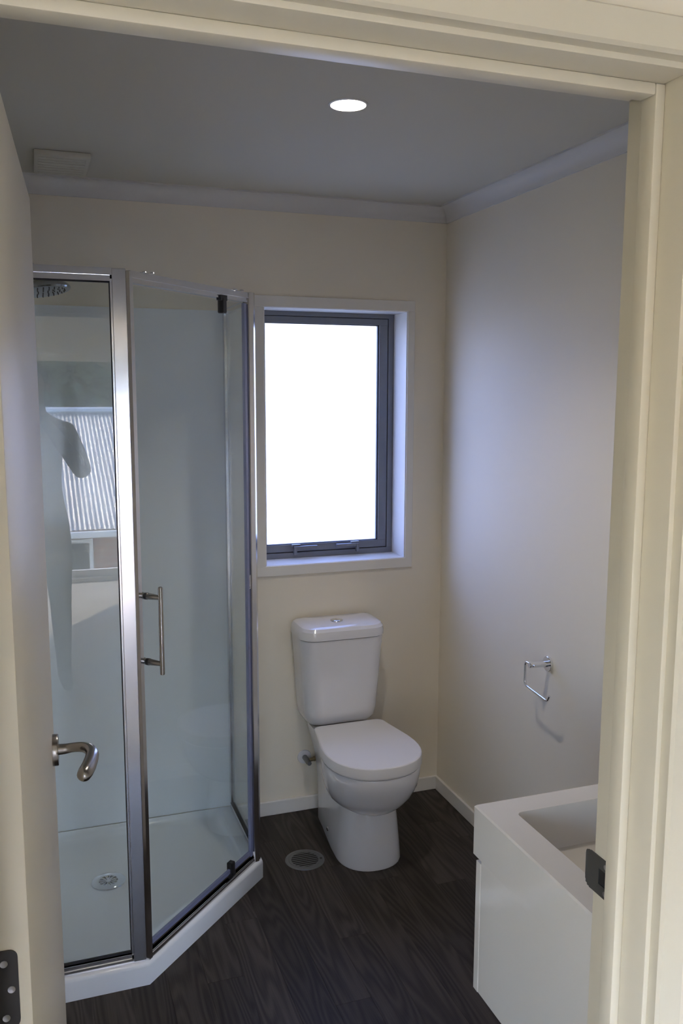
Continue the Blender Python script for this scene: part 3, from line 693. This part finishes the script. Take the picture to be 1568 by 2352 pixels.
# ================================================================== TOILET ROLL HOLDER
tp = empty('toilet_roll_holder', (0, -0.817, 0.794))
tag(tp, 'empty chrome toilet roll holder on the right wall', 'toilet roll holder')
obj('rosette', lathe(BM(), (-0.0004, -0.817, 0.794), (-1, 0, 0), [(0.025, 0), (0.025, 0.008), (0.024, 0.009), (0.010, 0.009)], 36), M_chrome, tp, smooth=True)
obj('stem', lathe(BM(), (-0.009, -0.817, 0.794), (-1, 0, 0.05), [(0.0095, 0), (0.0095, 0.064), (0.0085, 0.066), (0.003, 0.066)], 24), M_chrome, tp, smooth=True)
X_ = -0.064
pp = [(X_, -0.834, 0.797), (X_, -0.806, 0.797)] + bez((X_, -0.788, 0.797), (X_, -0.776, 0.797), (X_, -0.776, 0.785), 5) + bez((X_, -0.776, 0.735), (X_, -0.776, 0.718), (X_, -0.794, 0.716), 5) + bez((X_, -0.895, 0.708), (X_, -0.912, 0.707), (X_, -0.916, 0.716), 5) + [(X_, -0.922, 0.727)]
obj('ring', tube(BM(), pp, 0.0042, 12), M_chrome, tp, smooth=True)

# ================================================================== VANITY
vn = empty('vanity', (-0.385, -2.05, 0.481))
tag(vn, 'white gloss wall-hung vanity with moulded basin by the doorway', 'vanity')
VX0, VX1, VY0, VY1 = -0.770, -0.004, YD + 0.001, -1.747
obj('cabinet', box(BM(), VX0 + 0.006, VX1, VY0, VY1 - 0.024, 0.481, 0.769, 0.0012), M_gloss, vn)
for x0, x1 in ((VX0 + 0.005, -0.388), (-0.385, VX1)):
    dr_ = obj('door', box(BM(), x0, x1, VY1 - 0.0235, VY1 - 0.0055, 0.4805, 0.756, 0.0012), M_gloss, vn)
    hx = x1 - 0.03 if x0 < -0.5 else x0 + 0.03
    obj('handle', box(BM(), hx - 0.004, hx + 0.004, VY1 - 0.0055, VY1 + 0.016, 0.62, 0.74, 0.002), M_chrome, dr_)
# basin top: outer apron with a rectangular bowl sunk into it
def rr(x0, x1, y0, y1, r, z, n=4):
    pts = []
    for px, py, a0 in ((x1, y0, -90), (x1, y1, 0), (x0, y1, 90), (x0, y0, 180)):
        sx = -1 if px == x1 else 1; sy = 1 if py == y0 else -1
        for i in range(n + 1):
            a = math.radians(a0 + 90 * i / n); pts.append((px + sx * r + r * math.cos(a), py + sy * r + r * math.sin(a), z))
    return pts
ZV = 0.870
bx0, bx1, by0, by1 = -0.707, -0.070, -2.200, -1.806
obj('basin_top', loft(BM(), [rr(VX0, VX1, VY0, VY1, 0.003, 0.769), rr(VX0, VX1, VY0, VY1, 0.003, ZV - 0.003), rr(VX0 + 0.003, VX1 - 0.003, VY0 + 0.003, VY1 - 0.003, 0.003, ZV),
                            rr(bx0 - 0.002, bx1 + 0.002, by0 - 0.002, by1 + 0.002, 0.012, ZV), rr(bx0, bx1, by0, by1, 0.012, ZV - 0.003), rr(bx0 + 0.012, bx1 - 0.012, by0 + 0.02, by1 - 0.03, 0.02, ZV - 0.070),
                            rr(bx0 + 0.03, bx1 - 0.03, by0 + 0.05, by1 - 0.06, 0.03, ZV - 0.088), rr(bx0 + 0.2, bx1 - 0.2, by0 + 0.15, by1 - 0.15, 0.02, ZV - 0.092)]), M_gloss, vn, smooth=True, angle=30)
obj('basin_waste', lathe(BM(), ((bx0 + bx1) / 2, (by0 + by1) / 2, ZV - 0.092), (0, 0, 1), [(0.021, 0), (0.021, 0.003), (0.016, 0.003), (0.015, 0.001)], 28), M_chrome, vn, smooth=True)
tapx = (bx0 + bx1) / 2
tap = empty('basin_tap', (tapx, -2.27, ZV))
tag(tap, 'chrome mixer tap at the back of the vanity basin', 'tap')
obj('tap_body', lathe(BM(), (tapx, -2.27, ZV), (0, 0, 1), [(0.026, 0), (0.024, 0.004), (0.021, 0.01), (0.021, 0.10), (0.017, 0.11)], 28), M_chrome, tap, smooth=True)
obj('spout', tube(BM(), [(tapx, -2.262, ZV + 0.075), (tapx, -2.20, ZV + 0.088), (tapx, -2.15, ZV + 0.085), (tapx, -2.135, ZV + 0.072)], 0.012, 14), M_chrome, tap, smooth=True)
obj('tap_lever', box(BM(), tapx - 0.007, tapx + 0.007, -2.28, -2.20, ZV + 0.112, ZV + 0.120, 0.003), M_chrome, tap)
#@@OUTSIDE
# ================================================================== SLIDING DOOR OF THE ROOM BEHIND THE CAMERA
sl = empty('door_2', ((SX0 + SX1) / 2, HY - 0.06, 0))
tag(sl, 'big glazed sliding door behind the photographer', 'sliding door', kind='structure')
rect_frame('frame', sl, SX0, SX1, 0.0, SZ, 0.05, 0.05, 0.035, 0.05, HY - 0.115, HY - 0.005, M_wtrim)
for i, (x0, x1, yy) in enumerate(((SX0 + 0.05, -1.64, HY - 0.04), (-1.70, SX1 - 0.05, HY - 0.085))):
    pf = rect_frame('sliding_panel', sl, x0, x1, 0.036, SZ - 0.05, 0.055, 0.055, 0.06, 0.055, yy - 0.018, yy + 0.018, M_wtrim)
    obj('glass', box(BM(), x0 + 0.05, x1 - 0.05, yy - 0.003, yy + 0.003, 0.09, SZ - 0.10), M_wglass, pf)

w2 = empty('added_window', (HX0 - 0.05, (HWY0 + HWY1) / 2, HWZ0))  # unseen window, added to bring more sky light onto the doorway
tag(w2, 'added unseen window letting more skylight into the outer room', 'window', kind='structure')
bm = BM()
for y0, y1, z0, z1 in ((HWY0, HWY1, HWZ0, HWZ0 + 0.05), (HWY0, HWY1, HWZ1 - 0.05, HWZ1), (HWY0, HWY0 + 0.05, HWZ0 + 0.05, HWZ1 - 0.05), (HWY1 - 0.05, HWY1, HWZ0 + 0.05, HWZ1 - 0.05), ((HWY0 + HWY1) / 2 - 0.03, (HWY0 + HWY1) / 2 + 0.03, HWZ0 + 0.05, HWZ1 - 0.05)):
    box(bm, HX0 - 0.08, HX0 - 0.02, y0, y1, z0, z1, 0.002)
obj('frame', bm, M_wtrim, w2)
for y0, y1 in ((HWY0 + 0.05, (HWY0 + HWY1) / 2 - 0.03), ((HWY0 + HWY1) / 2 + 0.03, HWY1 - 0.05)):
    obj('pane', box(BM(), HX0 - 0.053, HX0 - 0.047, y0, y1, HWZ0 + 0.05, HWZ1 - 0.05), M_wglass, w2)

# ================================================================== OUTSIDE
ZG = -2.7
M_ground = mat('dry_grass', (0.16, 0.17, 0.08), 0.95, noise=(1.2, 0.35), bump=(40, 0.6))
M_conc = mat('pale_concrete', (0.52, 0.50, 0.47), 0.9, noise=(3, 0.1), bump=(60, 0.2))
M_iron = mat('galvanised_iron', (0.62, 0.64, 0.66), 0.38, metal=0.55, noise=(1.5, 0.06))
M_bark = mat('bark', (0.11, 0.08, 0.055), 0.9, noise=(12, 0.3), bump=(40, 0.8))
M_leaf = mat('green_leaves', (0.07, 0.11, 0.035), 0.6, noise=(2, 0.4))
M_leaf2 = mat('dark_green_leaves', (0.045, 0.075, 0.03), 0.6, noise=(2, 0.4))
M_white = mat('white_weatherboard_paint', (0.80, 0.80, 0.78), 0.6, noise=(1, 0.02))
def brick_mat():
    M = bpy.data.materials.new('red_brick'); M.use_nodes = True; nt = M.node_tree; b = nt.nodes['Principled BSDF']
    tc = nt.nodes.new('ShaderNodeTexCoord'); mp = nt.nodes.new('ShaderNodeMapping'); mp.inputs['Rotation'].default_value = (PI / 2, 0, 0)
    br = nt.nodes.new('ShaderNodeTexBrick'); br.inputs['Color1'].default_value = (0.30, 0.12, 0.07, 1); br.inputs['Color2'].default_value = (0.38, 0.18, 0.11, 1)
    br.inputs['Mortar'].default_value = (0.42, 0.39, 0.35, 1); br.inputs['Scale'].default_value = 2.2; br.inputs['Mortar Size'].default_value = 0.02
    nt.links.new(tc.outputs['Object'], mp.inputs[0]); nt.links.new(mp.outputs[0], br.inputs[0]); nt.links.new(br.outputs[0], b.inputs['Base Color'])
    b.inputs['Roughness'].default_value = 0.9
    return M
M_brick = brick_mat()
bm = BM(); box(bm, -45, 45, -50, 45, ZG - 0.3, ZG)
tag(obj('ground', bm, M_ground), 'dry grass ground around the house', 'ground', kind='structure')
bm = BM(); box(bm, -6.0, 5.0, -12.6, HY - 0.15, ZG, ZG + 0.06, 0.01)
tag(obj('patio', bm, M_conc), 'pale concrete yard outside the sliding door', 'patio', kind='structure')
# neighbour's brick house with a corrugated iron roof
hs_ = empty('brick_house', (-0.8, -15.3, ZG))
tag(hs_, 'brick house with corrugated iron roof outside the sliding door', 'house')
EY, EZ, RY, RZ = -12.9, -0.56, -17.2, 1.22
bm = BM(); nper = 104; x0r = -4.9; pitch_ = 0.076; ng = nper * 6
top_, bot_ = [], []
rings = []
sl_n = Vector((0, -(RZ - EZ), -(EY - RY))).normalized()
for (yy, zz) in ((EY, EZ), (RY, RZ)):
    row = []
    for i in range(ng + 1):
        h = 0.009 * math.sin(2 * PI * i / 6)
        row.append((x0r + i * pitch_ / 6, yy + 0.38 * h, zz + 0.92 * h))
    rings.append(row)
loft(bm, rings, cap0=False, cap1=False, closed=False)
bmesh.ops.solidify(bm, geom=bm.faces[:], thickness=0.002)
obj('roof', bm, M_iron, hs_, smooth=True, angle=80)
bm = BM(); loft(bm, [[(x0r, RY, RZ), (x0r, RY - 4.3, EZ), (x0r, RY - 4.3, EZ - 0.03), (x0r, RY, RZ - 0.03)], [(x0r + nper * pitch_, RY, RZ), (x0r + nper * pitch_, RY - 4.3, EZ), (x0r + nper * pitch_, RY - 4.3, EZ - 0.03), (x0r + nper * pitch_, RY, RZ - 0.03)]])
obj('roof_back', bm, M_iron, hs_)
obj('ridge_cap', tube(BM(), [(x0r, RY, RZ + 0.01), (x0r + nper * pitch_, RY, RZ + 0.01)], 0.09, 10), M_iron, hs_, smooth=True)
obj('gutter', box(BM(), x0r, x0r + nper * pitch_, EY - 0.02, EY + 0.10, EZ - 0.12, EZ - 0.02, 0.02), M_white, hs_)
bm = BM(); wy0, wy1 = RY - 3.8, EY - 0.45
box(bm, x0r + 0.3, x0r + nper * pitch_ - 0.3, wy0, wy1, ZG, EZ + 0.05)
for xe in (x0r + 0.3, x0r + nper * pitch_ - 0.32):
    loft(bm, [[(xe, wy0, EZ), (xe, wy1, EZ), (xe, RY, RZ - 0.06)], [(xe + 0.02, wy0, EZ), (xe + 0.02, wy1, EZ), (xe + 0.02, RY, RZ - 0.06)]])
obj('wall', bm, M_brick, hs_)
for wx in (-3.2, -1.35, 1.2):
    wf = rect_frame('window', hs_, wx - 0.65, wx + 0.65, ZG + 0.9, EZ - 0.22, 0.06, 0.06, 0.06, 0.06, EY - 0.47, EY - 0.41, M_white)
    obj('pane', box(BM(), wx - 0.6, wx + 0.6, EY - 0.452, EY - 0.446, ZG + 0.95, EZ - 0.27), mat('dark_window_glass', (0.03, 0.035, 0.04), 0.05, noise=(1, 0.1)), wf)
def tree(x, y, h, r, label, leafm, seed, n=9000):
    rnd = random.Random(seed)
    t = empty('tree', (x, y, ZG)); tag(t, label, 'tree', 'trees beyond the brick house')
    bm = BM(); tube(bm, [(x, y, ZG), (x + 0.1, y, ZG + h * 0.3), (x - 0.05, y + 0.1, ZG + h * 0.6), (x, y, ZG + h * 0.85)], [0.20, 0.16, 0.11, 0.04], 10)
    for i in range(7):
        a = rnd.uniform(0, 2 * PI); z0 = ZG + h * rnd.uniform(0.3, 0.6)
        tube(bm, [(x, y, z0), (x + math.cos(a) * r * 0.4, y + math.sin(a) * r * 0.4, z0 + h * 0.12), (x + math.cos(a) * r * 0.75, y + math.sin(a) * r * 0.75, z0 + h * 0.25)], [0.07, 0.05, 0.02], 6)
    obj('trunk', bm, M_bark, t, smooth=True)
    bm = BM(); cz = ZG + h * 0.60; rz = h * 0.42
    blobs = [(Vector((x, y, cz)), r * 0.75)] + [(Vector((x + rnd.uniform(-.6, .6) * r, y + rnd.uniform(-.6, .6) * r, cz + rnd.uniform(-.6, .7) * rz)), r * rnd.uniform(.35, .55)) for _ in range(9)]
    for i in range(n):
        c, br = rnd.choice(blobs); d = Vector((rnd.gauss(0, 1), rnd.gauss(0, 1), rnd.gauss(0, 1))).normalized()
        p = c + d * br * rnd.uniform(0.65, 1.05); s = rnd.uniform(0.11, 0.24)
        a, b = frame_axes((d + Vector((rnd.gauss(0, .6), rnd.gauss(0, .6), rnd.gauss(0, .6)))).normalized())
        bm.faces.new([bm.verts.new(q) for q in (p - a * s, p + b * s * 0.6, p + a * s, p - b * s * 0.6)])
    f = obj('foliage', bm, leafm, t); f['kind'] = 'stuff'
tree(-6.6, -23.8, 6.2, 2.4, 'leafy green tree behind the left end of the iron roof', M_leaf, 1)
tree(-0.55, -25.0, 6.3, 2.4, 'dark green tree behind the middle of the iron roof', M_leaf2, 2)
tree(5.2, -23.8, 6.4, 2.3, 'green tree behind the iron roof ridge, right of the middle tree', M_leaf, 3)
tree(-3.7, -31.0, 6.7, 2.7, 'pale-leaved tree standing behind the other trees on the left', M_leaf, 5)
tree(2.4, -31.0, 6.7, 2.7, 'dark tree standing behind the other trees on the right', M_leaf2, 6)
tree(10.6, -24.0, 6.2, 2.2, 'broad dark tree behind the right end of the iron roof', M_leaf2, 4)

# ================================================================== PHOTOGRAPHER (seen mirrored in the shower glass)
M_jacket = mat('dark_jacket', (0.035, 0.037, 0.045), 0.85, bump=(120, 0.4), noise=(8, 0.2))
M_jeans = mat('grey_blue_jeans', (0.10, 0.115, 0.15), 0.9, bump=(300, 0.4), noise=(10, 0.15))
M_skin = mat('skin', (0.55, 0.36, 0.27), 0.5, noise=(30, 0.05))
M_hair = mat('dark_hair', (0.03, 0.022, 0.018), 0.6, bump=(200, 0.6), noise=(60, 0.2))
M_shoe = mat('dark_shoe', (0.03, 0.03, 0.03), 0.5, noise=(20, 0.1))
M_eye = mat('eye', (0.6, 0.6, 0.6), 0.1, noise=(10, 0.02))
bdir = Vector((0, -1, 0))     # from the camera back towards the person
pb = Vector((CAM.x, CAM.y, 0)) + bdir * 0.36               # under the hips
pr = Vector((-bdir.y, bdir.x, 0)); pr = pr if pr.x > 0 else -pr     # person's right hand side (+X)
fw_ = -bdir
def pp_(r_, f_, z): return pb + pr * r_ + fw_ * f_ + Vector((0, 0, z))
V, Ed, Rd = [], [], []
def vert(p, r, link=None):
    V.append(tuple(p)); Rd.append(r if isinstance(r, tuple) else (r, r))
    if link is not None: Ed.append((link, len(V) - 1))
    return len(V) - 1
pel = vert(pp_(0, 0, 0.97), (0.150, 0.110))
waist = vert(pp_(0, 0.0, 1.12), (0.140, 0.105), pel)
chest = vert(pp_(0, 0.0, 1.30), (0.160, 0.120), waist)
upch = vert(pp_(0, 0.01, 1.42), (0.125, 0.100), chest)
neck = vert(pp_(0, 0.045, 1.545), 0.054, upch)
jaw = vert(pp_(0, 0.085, 1.635), (0.066, 0.072), neck)
skull = vert(pp_(0, 0.075, 1.715), (0.078, 0.092), jaw)
crown = vert(pp_(0, 0.065, 1.775), (0.060, 0.072), skull)
hands = {}; OX = -0.036
for s in (1, -1):
    sh_ = vert(pp_(s * 0.175, 0.0, 1.435), 0.072, upch)
    el = vert(pp_(s * (0.255 if s > 0 else 0.235), 0.10, 1.215), 0.052, sh_)
    fa = vert(pp_(s * 0.175 + OX / 2, 0.165, 1.37), 0.043, el)
    wr = vert(pp_(s * 0.088 + OX, 0.205, 1.52 if s > 0 else 1.50), 0.029, fa)
    pz = 1.60 if s > 0 else 1.575
    palm = vert(pp_(s * 0.076 + OX, 0.240, pz), (0.032, 0.019), wr)
    hands[s] = pp_(s * 0.068 + OX, 0.26, pz + 0.02)
    for k_, (fz, fl_) in enumerate(((0.045, 0.9), (0.030, 1.0), (0.015, 0.95), (0.0, 0.8))):
        a = vert(pp_(s * 0.078 + OX, 0.266, pz + fz + 0.008), 0.0105, palm)
        b = vert(pp_(s * 0.074 + OX, 0.262 + 0.030 * fl_, pz + fz + 0.012), 0.0095, a)
        c = vert(pp_(s * 0.058 + OX, 0.262 + 0.042 * fl_, pz + fz + 0.014), 0.0085, b)
    a = vert(pp_(s * 0.070 + OX, 0.215, pz + 0.02), 0.0115, palm)
    b = vert(pp_(s * 0.062 + OX, 0.195, pz + 0.035), 0.0100, a)
    hip = vert(pp_(s * 0.095, 0.0, 0.90), 0.100, pel)
    kn = vert(pp_(s * 0.105, 0.015, 0.50), 0.064, hip)
    cf = vert(pp_(s * 0.108, -0.015, 0.34), 0.058, kn)
    an = vert(pp_(s * 0.110, -0.02, 0.10), 0.042, cf)
    he = vert(pp_(s * 0.112, -0.03, 0.047), 0.042, an)
    to = vert(pp_(s * 0.125, 0.14, 0.035), (0.044, 0.030), he)
me = bpy.data.meshes.new('person_rig'); me.from_pydata(V, Ed, []); po = bpy.data.objects.new('person_rig', me); C.objects.link(po)
sk = po.modifiers.new('skin', 'SKIN'); sk.use_smooth_shade = True
for i, d in enumerate(me.skin_vertices[0].data):
    d.radius = Rd[i]; d.use_root = (i == pel)
sb = po.modifiers.new('sub', 'SUBSURF'); sb.levels = 2; sb.render_levels = 2
dg = bpy.context.evaluated_depsgraph_get()
bme = bpy.data.meshes.new_from_object(po.evaluated_get(dg))
bpy.data.objects.remove(po)
zmin = min(v.co.z for v in bme.vertices)
proot = empty('person', (pb.x, pb.y, 0))
tag(proot, 'photographer in dark jacket and jeans holding a camera, mirrored in shower glass', 'person')
for v in bme.vertices:
    v.co.z = max(v.co.z, 0.002); v.co -= Vector((pb.x, pb.y, 0))
bme.name = 'body'
bme.materials.clear()
for mm in (M_jacket, M_jeans, M_skin, M_shoe): bme.materials.append(mm)
hl = {s: hands[s] - Vector((pb.x, pb.y, 0)) for s in hands}
for p in bme.polygons:
    c = p.center
    if c.z > 1.545 and Vector((c.x, c.y, 0)).length < 0.22 and min((c - hl[1]).length, (c - hl[-1]).length) > 0.10: i = 2
    elif min((c - hl[1]).length, (c - hl[-1]).length) < 0.085: i = 2
    elif c.z > 0.98: i = 0
    elif c.z > 0.09: i = 1
    else: i = 3
    p.material_index = i; p.use_smooth = True
bo = bpy.data.objects.new('body', bme); C.objects.link(bo); bo.parent = proot
hc_ = pp_(0, 0.070, 1.73)
bm = BM(); bmesh.ops.create_uvsphere(bm, u_segments=24, v_segments=14, radius=1.0)
bmesh.ops.delete(bm, geom=[v for v in bm.verts if v.co.z < -0.35 or (v.co.z < 0.25 and v.co.y > 0.35)], context='VERTS')
for v in bm.verts:
    q = pr * (v.co.x * 0.090) + fw_ * (v.co.y * 0.106) + Vector((0, 0, v.co.z * 0.098)); v.co = hc_ + q
obj('hair', bm, M_hair, proot, smooth=True)
for s in (1, -1):
    bm = BM(); lathe(bm, pp_(s * 0.080, 0.075, 1.685), pr * s + fw_ * -0.4, [(0.012, 0), (0.026, 0.008), (0.024, 0.013), (0.008, 0.012)], 14)
    obj('ear', bm, M_skin, proot, smooth=True)
    bm = BM(); bmesh.ops.create_uvsphere(bm, u_segments=12, v_segments=8, radius=0.012, matrix=Matrix.Translation(pp_(s * 0.032, 0.156, 1.70)))
    obj('eye', bm, M_eye, proot, smooth=True)
obj('nose', tube(BM(), [pp_(0, 0.158, 1.70), pp_(0, 0.172, 1.672), pp_(0, 0.160, 1.660)], [0.008, 0.014, 0.008], 10), M_skin, proot, smooth=True)
obj('mouth', tube(BM(), [pp_(-0.022, 0.148, 1.628), pp_(0, 0.156, 1.627), pp_(0.022, 0.148, 1.628)], [0.003, 0.006, 0.003], 8), mat('lips', (0.42, 0.2, 0.17), 0.5, noise=(30, 0.05)), proot, smooth=True)
# the camera in the photographer's hands, held upright just behind the viewpoint
dc = empty('digital_camera', CAM - fwd * 0.13)
tag(dc, 'black camera held up to the photographer\'s face', 'camera')
back = -fwd
bm = BM()
def obox(bm, c, hx, hy, hz, bev):
    box(bm, -hx, hx, -hy, hy, -hz, hz, bev)
    M3 = Matrix((r2, u2, back)).transposed().to_4x4(); M3.translation = c
    return M3
bm = BM(); M3 = obox(bm, CAM + back * 0.118, 0.046, 0.064, 0.026, 0.010); bmesh.ops.transform(bm, matrix=M3, verts=bm.verts)
obj('camera_body', bm, M_black, dc, smooth=True)
obj('lens', lathe(BM(), CAM + back * 0.095, fwd, [(0.031, 0), (0.033, 0.02), (0.033, 0.06), (0.034, 0.062), (0.034, 0.076), (0.029, 0.077), (0.026, 0.070), (0.004, 0.068)], 32), M_black, dc, smooth=True)
bm = BM(); M3 = obox(bm, CAM + back * 0.150 - r2 * 0.030, 0.012, 0.018, 0.010, 0.004); bmesh.ops.transform(bm, matrix=M3, verts=bm.verts)
obj('viewfinder', bm, M_rubber, dc, smooth=True)
